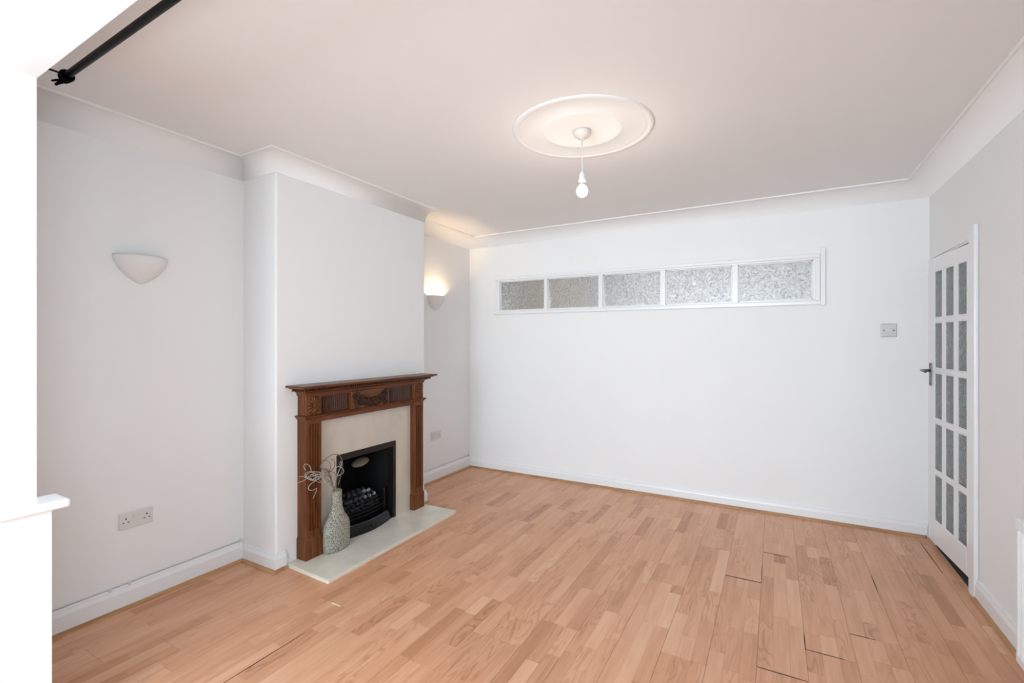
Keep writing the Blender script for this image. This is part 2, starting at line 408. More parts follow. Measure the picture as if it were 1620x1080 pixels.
# bay windows: sash frames at three sides
def bay_frame(name, horiz, a0, a1, at, n, z0=0.862, z1=2.14):
    bm = newbm(); t = 0.05
    def B(p0, p1, q0, q1, z0_, z1_):
        if horiz: box(bm, p0, p1, q0, q1, z0_, z1_, .004)
        else: box(bm, q0, q1, p0, p1, z0_, z1_, .004)
    B(a0, a1, at - .03, at + .03, z0, z0 + t); B(a0, a1, at - .03, at + .03, z1 - t, z1)
    for i in range(n + 1):
        x = a0 + (a1 - a0 - t) * i / n
        B(x, x + t, at - .029, at + .029, z0 + t, z1 - t)
    o = struct(name, bm, M_gloss)
    bm = newbm()
    for i in range(n):
        x = a0 + (a1 - a0 - t) * i / n + t; x2 = a0 + (a1 - a0 - t) * (i + 1) / n
        bm2 = newbm()
        if horiz: box(bm2, x, x2, at - .005, at + .001, z0 + t, z1 - t)
        else: box(bm2, at - .003, at + .003, x, x2, z0 + t, z1 - t)
        obj('pane', bm2, M_clear, o)
    bm.free()
    return o
M_clear = mat('clear_glass', (1, 1, 1), 0.0, trans=1.0, ior=1.45)
bay_frame('window_1', True, BXL, BXR, BYF - .04, 3)
bay_frame('window_2', False, -1.60, .36, BXL - .05, 4)
bay_frame('window_3', False, -1.60, .36, BXR + .05, 4)

# chimney breast with the fireplace opening
FY0, FY1, FZ = 2.285, 2.825, 0.60
bm = newbm()
t = bmesh.new()
for b_ in ((XL, XBR, YB0, FY0, 0, ZC), (XL, XBR, FY1, YB1, 0, ZC), (XL, XBR, FY0, FY1, FZ, ZC)):
    box(bm, *b_)
bmesh.ops.remove_doubles(bm, verts=bm.verts, dist=1e-5)
# soften the two outer arrises
ed = [e for e in bm.edges if all(abs(v.co.x - XBR) < 1e-4 and (abs(v.co.y - YB0) < 1e-4 or abs(v.co.y - YB1) < 1e-4) for v in e.verts) and abs(e.verts[0].co.z - e.verts[1].co.z) > .1]
bmesh.ops.bevel(bm, geom=ed, offset=0.012, segments=4, affect='EDGES', profile=.5)
struct('wall_chimney', bm, M_wall)

# coving: swept between wall line and ceiling line, corner by corner
def coving(name, pts, drop, lip, lim):
    """pts: list of (wall point, ceiling point)"""
    bm = newbm(); rows = []
    prof = []
    for i in range(9):
        a = i / 8 * PI / 2
        prof.append((1 - math.cos(a), 1 - math.sin(a)))    # concave quarter: u along ceiling, v drop
    prof = [(1 - math.sin(i / 8 * PI / 2), (1 - math.cos(i / 8 * PI / 2))) for i in range(9)]
    for (wx, wy), (bx_, by) in pts:
        W = Vector((wx, wy, 0)); B = Vector((bx_, by, 0)); D = B - W; dl = D.length; dn = D / dl
        r = []
        sec = [(dl + .016, 0.0), (dl + .016, .004), (dl + .013, .009), (dl + .006, .011), (dl + .001, .008)]
        for u, v in prof: sec.append((lip + (dl - lip) * u, .008 + (drop - .008 - lip) * v))
        sec += [(lip, drop), (0.0, drop), (0, 0)]
        for u, v in sec: r.append(bm.verts.new(W + dn * u + Vector((0, 0, ZC - v))))
        rows.append(r)
    for A, B in zip(rows, rows[1:]):
        n = len(A)
        for i in range(n):
            f = bm.faces.new([A[i], A[(i + 1) % n], B[(i + 1) % n], B[i]])
            f.smooth = 5 <= i <= 12
    bm.faces.new(rows[0]); bm.faces.new(rows[-1][::-1])
    bmesh.ops.recalc_face_normals(bm, faces=bm.faces)
    return struct(name, bm, lim)
wl, wb = 0.100, 0.078
coving('trim_2', [((XL, 0.651), (XL + wl, 0.651)), ((XL, YB0), (XL + wl, YB0 - wb)), ], 0.125, 0.0012, M_coving)
coving('trim_3', [((XL, YB0), (XL + wl, YB0 - wb)), ((XBR, YB0), (XBR + wb, YB0 - wb)), ((XBR, YB1), (XBR + wb, YB1 + wb)), ((XL, YB1), (XL + wl, YB1 + wb))], 0.123, 0.004, M_coving)
coving('trim_4', [((XL, YB1), (XL + wl, YB1 + wb)), ((XL, YB), (XL + wl, YB - .06)), ((XR, YB), (XR - .135, YB - .120)), ((XR, 0.601), (XR - .135, 0.601))], 0.125, 0.0012, M_coving)

# skirting boards (torus-topped profile) swept round the corners
def sweep_profile(bm, path, prof, closed_ends=True):
    """path: list of (x, y, nx, ny) wall points with the mitred inward normal; prof: (out, z)"""
    rows = []
    for x, y, nx, ny in path:
        rows.append([bm.verts.new((x + nx * o_, y + ny * o_, z)) for o_, z in prof])
    n = len(prof)
    for A, B in zip(rows, rows[1:]):
        for i in range(n): bm.faces.new([A[i], A[(i + 1) % n], B[(i + 1) % n], B[i]])
    bm.faces.new(rows[0]); bm.faces.new(rows[-1][::-1])
    bmesh.ops.recalc_face_normals(bm, faces=bm.faces)
def sk_prof(h, t=.018): return [(0, 0.0), (t, 0.0), (t, h - .035), (t - .003, h - .025), (t - .007, h - .016), (t - .008, h - .006), (t - .011, h), (0, h)]
def quad_prof(r=.017, o=.018): return [(o - .001, 0.0002), (o + r, 0.0002), (o + r * .97, r * .35), (o + r * .78, r * .74), (o + r * .4, r * .97), (o, r * 1.02), (o - .001, r * 1.02)]
def skirt(name, path, h, qname, qm, t=.018):
    bm = newbm(); sweep_profile(bm, path, sk_prof(h, t)); struct(name, bm, M_gloss)
    if qname:
        bm = newbm(); sweep_profile(bm, path, quad_prof(o=t)); struct(qname, bm, qm)
skirt('baseboard_left', [(XL, 0.664, 1, 0), (XL, YB0, 1, -1)], 0.125, 'trim_5', M_beadY)
skirt('baseboard_chimney_near', [(XL, YB0, 1, -1), (XBR, YB0, 1, -1), (XBR, 1.902, 1, 0)], 0.11, 'trim_6', M_beadX)
skirt('baseboard_chimney_far', [(XBR, 3.185, 1, 0), (XBR, YB1, 1, 1), (XL, YB1, 1, 1)], 0.11, 'trim_7', M_beadY)
skirt('baseboard_alcove', [(XL, YB1, 1, 1), (XL, YB, 1, -1)], 0.125, 'trim_8', M_beadY)
skirt('baseboard_back', [(XL, YB, 1, -1), (XR, YB, -1, -1)], 0.105, 'trim_9', M_beadX)
skirt('baseboard_right', [(XR, 3.50, -1, 0), (XR, 0.61, -1, 0)], 0.115, 'trim_10', M_beadY)

# cable clipped along the top of the left skirting
def cable(lbl, y0, y1, z, clips):
    t = thing('cable', lbl, 'cable', (XL, y0, z))
    bm = newbm(); tube(bm, [(XL + .0045, y0 + (y1 - y0) * i / 8, z + .0006 * math.sin(i * 1.9)) for i in range(9)], .0032, 6); obj('wire', bm, M_flex, t)
    for y, dz in clips:
        bm = newbm(); box(bm, XL, XL + .012, y - .008, y + .008, z - .008 + dz, z + .006 + dz, .002)
        tube(bm, [(XL + .010, y, z - .010 + dz), (XL + .016, y, z - .010 + dz)], .0035, 8)
        obj('clip', bm, M_plastic, t)
cable('thin white cable clipped along the skirting below the near socket', 0.68, 1.835, 0.131, [(1.13, -.004), (1.215, -.004), (1.82, .003)])
cable('thin white cable clipped along the skirting in the far alcove', 3.28, 4.44, 0.131, [(4.41, .003)])

# ------------------------------------------------------------------ glazed strip in the back wall
bm = newbm()
fy0, fy1 = YB - .012, YB + .07
px = [(-2.625, -2.092), (-2.056, -1.506), (-1.462, -.917), (-.872, -.321), (-.273, .262)]
PZ0, PZ1 = 1.749, 2.063
box(bm, TX0, TX1, fy0, fy1, TZ0, PZ0, .003); box(bm, TX0, TX1, fy0, fy1, PZ1, TZ1, .003)
box(bm, TX0, px[0][0], fy0, fy1, PZ0, PZ1, .003); box(bm, px[4][1], TX1, fy0, fy1, PZ0, PZ1, .003)
win = struct('window_4', bm, M_gloss)
for a, b_ in zip(px, px[1:]):
    bm = newbm(); box(bm, a[1], b_[0], fy0 + .001, fy1, PZ0 - .002, PZ1 + .002, .003); obj('mullion', bm, M_gloss, win)
bm = newbm()
# flat moulding round it and the taller piece at its right end
box(bm, -2.692, 0.312, YB - .020, YB, 2.078, 2.110, .005); box(bm, -2.700, 0.318, YB - .026, YB, 1.705, 1.740, .006)
box(bm, -2.692, -2.654, YB - .019, YB, 1.738, 2.079, .005); box(bm, 0.279, 0.312, YB - .019, YB, 1.738, 2.079, .005)
obj('architrave', bm, M_gloss, win)
bm = newbm(); box(bm, 0.313, 0.347, YB - .024, YB, 1.700, 2.158, .004); obj('side_moulding', bm, M_gloss, win)
for a, b_ in px:
    bm = newbm(); box(bm, a - .004, b_ + .004, YB + .030, YB + .034, PZ0 - .004, PZ1 + .004); obj('pane', bm, M_glass, win)
    bm = newbm(); g = .007
    for bb in ((a, b_, YB + .010, YB + .030, PZ0, PZ0 + g), (a, b_, YB + .010, YB + .030, PZ1 - g, PZ1), (a, a + g, YB + .010, YB + .030, PZ0, PZ1), (b_ - g, b_, YB + .010, YB + .030, PZ0, PZ1)): box(bm, *bb)
    obj('glazing_bead', bm, M_gloss, win)

# kitchen beyond the strip
KX0, KX1, KY1 = -3.0, 1.3, 7.05
wall('wall_kitchen_left', [(KX0 - .1, KX0, YB + .12, KY1, 0, 2.5)], M_kit); wall('wall_kitchen_right', [(KX1, KX1 + .1, YB + .32, KY1, 0, 2.5)], M_kit)
wall('ceiling_kitchen', [(KX0 - .1, KX1 + .1, YB + .12, KY1 + .1, 2.5, 2.6)], M_kit); wall('floor_kitchen', [(KX0 - .1, KX1 + .1, YB + .12, KY1 + .1, -.2, 0)], M_kit)
wall('wall_kitchen_back', [(KX0 - .1, KX1 + .1, KY1, KY1 + .1, 0, 2.5)], M_kit)
bm = newbm(); box(bm, -2.98, -2.4, 5.4, 6.9, 1.2, 2.48, .01); box(bm, -2.41, -2.385, 5.41, 6.14, 1.22, 2.46, .004); box(bm, -2.41, -2.385, 6.16, 6.89, 1.22, 2.46, .004)
tag(obj('kitchen_cupboard', bm, M_kitdark), 'dark brown wall cupboard blurred behind the leftmost obscure pane', 'cupboard')
bm = newbm(); box(bm, 0.62, 1.28, 5.3, 6.0, 0.0, 1.98, .01); box(bm, 0.60, 0.62, 5.32, 5.98, .06, 1.94, .004)
tag(obj('tall_cabinet', bm, M_kitteal), 'grey-green tall cabinet blurred behind the rightmost obscure pane', 'cabinet')

# ------------------------------------------------------------------ hall behind the glazed door
bm = newbm()
box(bm, 2.3, 2.4, 2.6, 4.77, -.2, 2.6); box(bm, XR + .12, 2.3, 4.67, 4.77, -.2, 2.6); box(bm, XR + .12, 2.3, 2.6, 2.7, -.2, 2.6)
box(bm, XR + .12, 2.3, 2.6, 4.77, 2.5, 2.6)
struct('wall_hall', bm, M_hallwall)
bm = newbm(); box(bm, XR + .001, 2.3, 2.7, 4.67, -.2, -.004); struct('floor_hall', bm, M_hallfloor)

# ------------------------------------------------------------------ glazed door, slightly ajar
DA = math.radians(3.8); HX, HY = 0.985, 3.600
Md = T(HX, HY, 0) @ Matrix.Rotation(DA, 4, 'Z')     # local +y runs along the leaf, local -x faces the room
LZ0, LZ1, LW, LT = 0.047, 1.984, 0.708, 0.035
cols = [(0.106, 0.226), (0.296, 0.412), (0.480, 0.593)]
rows = [(0.208, 0.520), (0.551, 0.865), (0.896, 1.204), (1.235, 1.543), (1.575, 1.890)]
door = bpy.data.objects.new('door_1', None); C.objects.link(door); door['kind'] = 'structure'; door.location = (HX, HY, 0)
def dpart(name, boxes, m=M_gloss, bev=.003, parent=None):
    bm = newbm()
    for b_ in boxes: box(bm, *b_, bev, Md)
    return obj(name, bm, m, parent or door)
dpart('stile', [(0, LT, 0.002, cols[0][0], LZ0, LZ1)]); dpart('stile', [(0, LT, cols[2][1], LW, LZ0, LZ1)])
dpart('top_rail', [(0, LT, cols[0][0], cols[2][1], rows[4][1], LZ1)]); dpart('bottom_rail', [(0, LT, cols[0][0], cols[2][1], LZ0, rows[0][0])])
for i in range(2):
    dpart('glazing_bar', [(.002, LT - .002, cols[i][1], cols[i + 1][0], rows[0][0] - .002, rows[4][1] + .002)])
for i in range(4):
    dpart('glazing_bar', [(.001, LT - .001, cols[0][0] - .002, cols[2][1] + .002, rows[i][1], rows[i + 1][0])])
for c0, c1 in cols:
    for r0, r1 in rows:
        bm = newbm(); box(bm, .0035, .0075, c0 - .010, c1 + .003, r0 - .003, r1 + .003, 0, Md); obj('pane', bm, M_glassd, door)
        bm = newbm(); g = .009
        for bb in ((.0012, .0035, c0 - .006, c1, r0, r0 + g * .6), (.0012, .0035, c0 - .006, c1, r1 - g * .6, r1), (.0012, .0035, c1 - g * .3, c1, r0, r1)):
            box(bm, *bb, 0, Md)
        obj('glazing_bead', bm, M_gloss, door)
# lever handle on a long backplate
bm = newbm(); box(bm, -.006, 0, .640, .678, 1.112, 1.268, .004, Md, seg=2)
plate = obj('handle_backplate', bm, M_chrome, door); plate['label'] = 'worn chrome backplate'
bm = newbm()
tube(bm, [(-.004, .660, 1.215), (-.022, .660, 1.215), (-.050, .660, 1.215)], [.011, .0085, .0085], 12, Md)
tube(bm, [(-.050, .664, 1.215), (-.054, .640, 1.216), (-.057, .60, 1.214), (-.060, .565, 1.212), (-.058, .548, 1.211)], [.009, .0085, .007, .0085, .006], 12, Md)
obj('lever', bm, M_chrome, plate)
for z in (1.125, 1.255):
    bm = newbm(); tube(bm, [(-.006, .659, z), (-.0085, .659, z)], .004, 10, Md); obj('screw', bm, M_hole, plate)
for z in (1.76, 0.275):
    bm = newbm(); box(bm, -.003, 0, .045, .092, z - .045, z + .045, .001, Md); tube(bm, [(-.010, .046, z - .05), (-.010, .046, z + .05)], .0075, 10, Md)
    h = obj('hinge', bm, M_gloss, door)
    bm = newbm(); box(bm, -.0042, -.0028, .058, .078, z - .002, z + .003, 0, Md); obj('screw', bm, M_hole, h)
# lining and architrave
bm = newbm(); box(bm, XR + .001, XR + .12, DY0 - .001, DY0 + .006, 0, DZ); box(bm, XR + .001, XR + .12, DY1 - .012, DY1 + .001, 0, DZ); box(bm, XR + .001, XR + .12, DY0, DY1, DZ - .010, DZ + .001)
struct('trim_11', bm, M_gloss)
bm = newbm(); box(bm, XR - .022, XR, 3.500, 3.590, 0, 2.065, .007, seg=3); struct('trim_12', bm, M_gloss)
bm = newbm(); box(bm, XR - .008, XR, 3.59, 4.40, 2.001, 2.012, .002); struct('trim_13', bm, M_gloss)

# ------------------------------------------------------------------ fireplace: hearth, marble back panel, wooden surround
HZ = 0.020
bm = newbm(); prism(bm, [(XBR, 1.908), (-2.287, 1.892), (-2.282, 1.898), (-2.300, 3.188), (-2.308, 3.194), (XBR, 3.182)], 0.0, HZ)
ed = [e for e in bm.edges if all(abs(v.co.z - HZ) < 1e-5 for v in e.verts)]
bmesh.ops.bevel(bm, geom=ed, offset=0.004, segments=2, affect='EDGES')
tag(obj('hearth', bm, M_hearth), 'cream marble hearth slab on the floor in front of the fireplace', 'hearth')
SX = -2.646
bm = newbm()
OY0, OY1, OZ = 2.264, 2.845, 0.628
for b_ in ((XBR + .0005, SX, 2.06, OY0, HZ + .0005, .91), (XBR + .0005, SX, OY1, 3.06, HZ + .0005, .91), (XBR + .0005, SX, OY0, OY1, OZ, .91)): box(bm, *b_)
bmesh.ops.remove_doubles(bm, verts=bm.verts, dist=1e-5)
tag(obj('marble_back_panel', bm, M_marble), 'polished cream marble panel framing the black fire opening', 'panel')

Y0, Y1, XF = 1.990, 3.135, -2.605
sur = thing('fireplace_surround', 'carved mahogany fireplace surround with fluted legs and mantel shelf', 'fireplace', (XBR, (Y0 + Y1) / 2, HZ))
def usweep(bm, prof, y0=Y0, y1=Y1, xf=XF, cap=True):
    """profile (out, z) run round three sides of a block against the chimney breast"""
    rows = [[], [], [], []]
    xw = XBR + .0005
    for o_, z in prof:
        rows[0].append(bm.verts.new((xw, y0 - o_, z))); rows[1].append(bm.verts.new((xf + o_, y0 - o_, z)))
        rows[2].append(bm.verts.new((xf + o_, y1 + o_, z))); rows[3].append(bm.verts.new((xw, y1 + o_, z)))
    n = len(prof)
    for A, B in zip(rows, rows[1:]):
        for i in range(n - 1): bm.faces.new([A[i], A[i + 1], B[i + 1], B[i]])
    bm.faces.new([r[0] for r in rows]); bm.faces.new([r[-1] for r in rows][::-1])
    bm.faces.new(rows[0] + rows[3][::-1])
    bmesh.ops.recalc_face_normals(bm, faces=bm.faces)
# mantel shelf
bm = newbm()
usweep(bm, [(.052, 1.1165), (.062, 1.1165), (.064, 1.1205), (.070, 1.1225), (.082, 1.1245), (.085, 1.128), (.085, 1.1345), (.081, 1.138)])
obj('mantel_shelf', bm, M_mahh, sur)
# bed mould under the dentils
bm = newbm()
cav = [(.006 + .032 * (1 - math.cos(i / 6 * PI / 2)), 1.076 + .022 * math.sin(i / 6 * PI / 2)) for i in range(7)]
usweep(bm, [(0.0, 1.068), (.006, 1.068), (.006, 1.076)] + cav + [(.042, 1.0985), (.042, 1.103), (.030, 1.103), (.030, 1.1166)])
obj('bed_moulding', bm, M_mahh, sur)
# dentils
bm = newbm(); pitch = .0185; y = Y0 - .044
while y < Y1 + .040:
    box(bm, XF + .034, XF + .050, y, y + .0095, 1.1035, 1.1162); y += pitch
x = XF + .030
while x > XBR + .012:
    box(bm, x - .009, x, Y0 - .047, Y0 - .033, 1.1035, 1.1162); box(bm, x - .009, x, Y1 + .033, Y1 + .047, 1.1035, 1.1162); x -= pitch
o = obj('dentil_row', bm, M_mahd, sur); o['kind'] = 'stuff'
# frieze board with recessed bays
LI0, LI1 = 2.107, 3.020      # inner sides of the legs
bm = newbm()
box(bm, XBR + .001, XF - .026, Y0 + .002, Y1 - .002, .900, 1.069)
box(bm, XF - .03, XF - .004, LI0, LI1, 1.056, 1.0685, .002); box(bm, XF - .03, XF - .004, LI0, LI1, .893, .928, .003)
obj('frieze', bm, M_mahh, sur)
# neck moulding, across the legs and returning at their sides
neck = [(0, .912), (.005, .914), (.008, .920), (.016, .929), (.019, .932), (.019, .937), (.012, .940), (0, .941)]
for nm, a, b_ in (('near', Y0, LI0), ('far', LI1, Y1)):
    bm = newbm(); usweep(bm, neck, a, b_); obj('neck_moulding', bm, M_mahh, sur)
bm = newbm(); prism(bm, [(XF - .03, .918), (XF + .000, .920), (XF + .006, .929), (XF + .009, .936), (XF - .002, .940), (XF - .03, .940)], LI0 + .018, LI1 - .018, 'y'); obj('rail_moulding', bm, M_mahh, sur)
# corner blocks with oval pateras
def patera(bm, x, yc, zc, ry, rz_):
    n = 14
    for i in range(n):
        a = 2 * PI * i / n
        R = Matrix.Rotation(a, 3, 'X')
        c = Vector((x, yc + math.sin(-a) * ry * .58 * -1, zc + math.cos(a) * rz_ * .62))
        # petal as a small raised ellipsoid turned outward
        dirv = Vector((0, math.sin(a) * ry, math.cos(a) * rz_)); ang = math.atan2(dirv.y, dirv.z)
        Rm = Matrix.Rotation(-ang, 3, 'X')
        ell(bm, Vector((x, yc + math.sin(a) * ry * .62, zc + math.cos(a) * rz_ * .62)), (.011, .0070, dirv.length * .42), Rm, 2)
    ell(bm, Vector((x, yc, zc)), (.015, ry * .24, rz_ * .26), None, 2)
    tube(bm, [(x + .001, yc + math.cos(2 * PI * k / 24) * ry * .36, zc + math.sin(2 * PI * k / 24) * rz_ * .36) for k in range(24)], .0025, 6, closed=True)
for a, b_ in ((Y0, LI0), (LI1, Y1)):
    bm = newbm(); box(bm, XBR + .001, XF, a, b_, .940, 1.0685, .002); blk = obj('corner_block', bm, M_mah, sur)
    bm = newbm(); patera(bm, XF + .003, (a + b_) / 2, 1.004, .047, .060); obj('patera', bm, M_mah, blk)
# fluted frieze panels
def reeded(bm, y0, y1, z0, z1, xb, depth, n):
    pts = [(xb - .01, y0), (xb - .01, y1)]; cur = []
    wv = (y1 - y0) / n
    for i in range(n):
        for k in range(6):
            u = k / 6; yy = y0 + (i + u) * wv
            d = depth * math.sin(PI * min(1, u / .8)) if u < .8 else 0
            cur.append((xb - d, yy))
    cur.append((xb, y1))
    prism(bm, pts[:1] + cur + pts[1:], z0, z1, 'z')
for a, b_ in ((LI0 + .006, 2.352), (2.740, LI1 - .006)):
    bm = newbm(); reeded(bm, a + .010, b_ - .016, .944, 1.050, XF - .020, .009, 13)
    obj('fluted_panel', bm, M_mahp, sur)
# raised centre tablet with carving of flowers and leaves
bm = newbm(); box(bm, XF - .028, XF + .000, 2.358, 2.734, .926, 1.066, .003); tab = obj('centre_tablet', bm, M_mahh, sur)
bm = newbm(); rc = random.Random(5); xc = XF + .001
def leaf(yc, zc, a, ln, wd, h=.009): ell(bm, Vector((xc + h * .3, yc, zc)), (h, wd, ln), Matrix.Rotation(a, 3, 'X') @ Matrix.Rotation(rc.uniform(-.3, .3), 3, 'Z'), 2)
def flower(yc, zc, r):
    for k in range(6):
        a = k * PI / 3 + rc.random(); leaf(yc + math.sin(a) * r * .6, zc + math.cos(a) * r * .6, -a, r * .42, r * .3, .008)
    ell(bm, Vector((xc + .007, yc, zc)), (.006, r * .28, r * .28), None, 2)
ym = 2.546
for s in (-1, 1):
    flower(ym + s * .132, 1.022, .032); flower(ym + s * .088, .998, .030); flower(ym + s * .044, .976, .028)
    for k in range(46):
        u = k / 45; yy = ym + s * (.01 + .150 * u); zz = .968 + .045 * u ** 1.3 + rc.uniform(-.030, .036)
        leaf(yy, zz, rc.uniform(0, PI), rc.uniform(.010, .019), rc.uniform(.004, .007), rc.uniform(.005, .009))
    for k in range(14): leaf(ym + s * .146 + rc.uniform(-.018, .014), .942 + k * .008, rc.uniform(-.7, .7), .016, .0055, .009)
flower(ym, .978, .030)
for k in range(16): ell(bm, Vector((xc + .006, ym + rc.uniform(-.035, .035), .990 + rc.uniform(-.012, .018))), (.007, .006, .006), None, 1)
for k in range(10): leaf(ym + rc.uniform(-.05, .05), .946 + rc.uniform(-.006, .006), PI / 2 + rc.uniform(-.4, .4), .014, .005)
obj('carving', bm, M_mahd, tab)
# fluted legs and plinth blocks
def leg(a, b_):
    bm = newbm(); m = .013; n = 4; fl = []
    w0, w1 = a + m + .010, b_ - m - .004
    wv = (w1 - w0) / n
    for i in range(n):
        for k in range(7):
            u = k / 6; d = .013 * math.sqrt(max(0, 1 - (2 * u - 1) ** 2))
            fl.append((XF - d, w0 + i * wv + wv * (.10 + .80 * u)))
    prism(bm, [(XBR + .001, a), (XF, a)] + fl + [(XF, b_), (XBR + .001, b_)], .200, .885, 'z')
    box(bm, XBR + .001, XF, a, b_, .885, .914); box(bm, XBR + .001, XF, a, b_, .150, .200)
    lg = obj('leg', bm, M_mah, sur)
    bm = newbm(); usweep(bm, [(.006, HZ + .0005), (.006, .145), (.003, .152), (0, .156)], a, b_); obj('plinth_block', bm, M_mah, lg)
leg(Y0, LI0); leg(LI1, Y1)

# ------------------------------------------------------------------ the fire
fire = thing('gas_fire', 'black inset fire with bronze trim in the marble opening', 'fire', (XBR, 2.555, HZ))
bm = newbm(); fx = SX + .007; tw = .030
for b_ in ((XBR - .01, fx, OY0 + .001, OY0 + tw, HZ + .001, OZ - .001), (XBR - .01, fx, OY1 - tw, OY1 - .001, HZ + .001, OZ - .001), (XBR - .01, fx, OY0 + tw, OY1 - tw, OZ - .045, OZ - .001)): box(bm, *b_, .003)
obj('trim_frame', bm, M_bronze, fire)
bm = newbm(); bx0 = -2.955
box(bm, bx0 - .01, bx0, FY0 + .008, FY1 - .008, .022, .585); 
for s, yy in ((1, FY0 + .004), (-1, FY1 - .004)):
    yb = 2.555 - s * .17
    prism(bm, [(XBR - .01, yy), (bx0, yb), (bx0, yb - s * .01), (XBR - .01, yy - s * .003)], .022, .585, 'z')
box(bm, bx0, XBR - .01, FY0 + .004, FY1 - .004, .580, .590); box(bm, bx0, XBR - .01, FY0 + .004, FY1 - .004, .021, .030)
obj('firebox', bm, M_black, fire)
bm = newbm()
Rp = T(-2.80, 2.625, .487) @ Matrix.Rotation(math.radians(8), 4, 'X') @ Matrix.Rotation(math.radians(30), 4, 'Y')
lathe(bm, [(0, .020), (.045, .018), (.082, .006), (.090, -.004), (.080, -.014), (0, -.022)], 28, Rp, .45, .95)  # flattened beige oval high in the firebox
fp = obj('pale_oval', bm, M_oval, fire); fp['label'] = 'pale oval shape at the top of the firebox'
# basket of bars, bowed ash cover
def bowed(n=14, y0=2.335, y1=2.775, x0=-2.668, bow=.035):
    return [(x0 + bow * math.sin(PI * i / n), y0 + (y1 - y0) * i / n) for i in range(n + 1)]
for i, z in enumerate((.120, .146, .172, .198, .224)):
    bm = newbm(); tube(bm, [(x, y, z) for x, y in bowed(x0=-2.70, bow=.03)], .0042, 8); obj('grate_bar', bm, M_blackgloss, fire)
for y in (2.335, 2.775):
    bm = newbm(); box(bm, -2.712, -2.690, y - .010, y + .010, .03, .245, .003); ell(bm, Vector((-2.701, y, .254)), (.012, .012, .014), None, 2); obj('grate_post', bm, M_blackgloss, fire)
bm = newbm(); P0 = bowed(16, 2.300, 2.812, -2.652, .052)
sec = [(0, .021), (0.002, .030), (-.004, .045), (-.010, .070), (-.020, .088), (-.026, .094), (-.034, .094), (-.034, .021)]
rows_ = [[bm.verts.new((x + o_, y, z)) for o_, z in sec] for x, y in P0]
for A, B in zip(rows_, rows_[1:]):
    for i in range(len(sec)): 
        f = bm.faces.new([A[i], A[(i + 1) % len(sec)], B[(i + 1) % len(sec)], B[i]]); f.smooth = i < 5
bm.faces.new(rows_[0]); bm.faces.new(rows_[-1][::-1]); bmesh.ops.recalc_face_normals(bm, faces=bm.faces)
cov = obj('ash_cover', bm, M_blackgloss, fire)
bm = newbm(); tube(bm, [(x - .018, y, .0955) for x, y in P0[1:-1]], .0035, 8)
lip = obj('lip_rail', bm, M_chrome, cov); lip['label'] = 'thin bright steel lip rail'
bm = newbm(); ell(bm, Vector((-2.600, 2.556, .060)), (.008, .014, .018), None, 2)
for s in (-1, 1): tube(bm, [(-2.601, 2.556 + s * .012, .062), (-2.602, 2.556 + s * .035, .052), (-2.604, 2.556 + s * .055, .064), (-2.607, 2.556 + s * .066, .056)], .003, 6)
obj('scroll', bm, M_blackgloss, cov)
bm = newbm(); box(bm, -2.86, -2.715, 2.35, 2.76, .032, .150, .01); obj('fuel_tray', bm, M_black, fire)
# coals: a few rough lumps copied and turned
rk = random.Random(3); protos = []
def lump(m):
    t = bmesh.new(); bmesh.ops.create_icosphere(t, subdivisions=2, radius=.5)
    for v in t.verts:
        q = v.co.normalized(); v.co = q * (.5 * (1 + rk.uniform(-.16, .10)))
        for ax in range(3):
            if abs(v.co[ax]) > .40: v.co[ax] = math.copysign(.40, v.co[ax])
    for f in t.faces: f.smooth = False
    return obj('coal', t, m)
coalspots = []
for layer, (z, nx, ny, half) in enumerate(((.168, 3, 8, .195), (.202, 3, 8, .185), (.236, 3, 7, .165), (.268, 2, 5, .12))):
    for i in range(nx):
        for j in range(ny):
            y = 2.556 - half + 2 * half * (j + .5 + (.25 if i % 2 else -.1)) / ny
            coalspots.append((-2.825 + .045 * i + layer * .004 + rk.uniform(-.005, .005) + (.010 if layer == 3 else 0), y, z + rk.uniform(-.004, .004), layer, i))
first = {}
for n_, (x, y, z, layer, i) in enumerate(coalspots):
    ash = layer >= 2 and -.02 < y - 2.60 < .10 and i == (2 if layer == 2 else 1)
    v = (ash, n_ % 4)
    if v not in first:
        o = lump(M_ash if ash else M_coal); first[v] = o
    else:
        o = first[v].copy(); C.objects.link(o)
    s = rk.uniform(.042, .056) * (.72 if ash else 1); o.location = (x, y, z); o.scale = (s, s * rk.uniform(.85, 1.15), s * rk.uniform(.7, .95)); o.rotation_euler = (rk.uniform(0, 6), rk.uniform(0, 6), rk.uniform(0, 6))
    if ash: tag(o, 'ash-whitened coal lump at the middle top of the fire basket', 'coal', 'whitened coals on top of the heap')
    else:
        row = ('bottom', 'second', 'third', 'top')[layer]; end = 'near' if y < 2.50 else 'middle' if y < 2.61 else 'far'
        tag(o, 'black coal lump in the %s layer of the fire basket, %s part' % (row, end), 'coal', 'black coals in the %s layer, %s part' % (row, end))

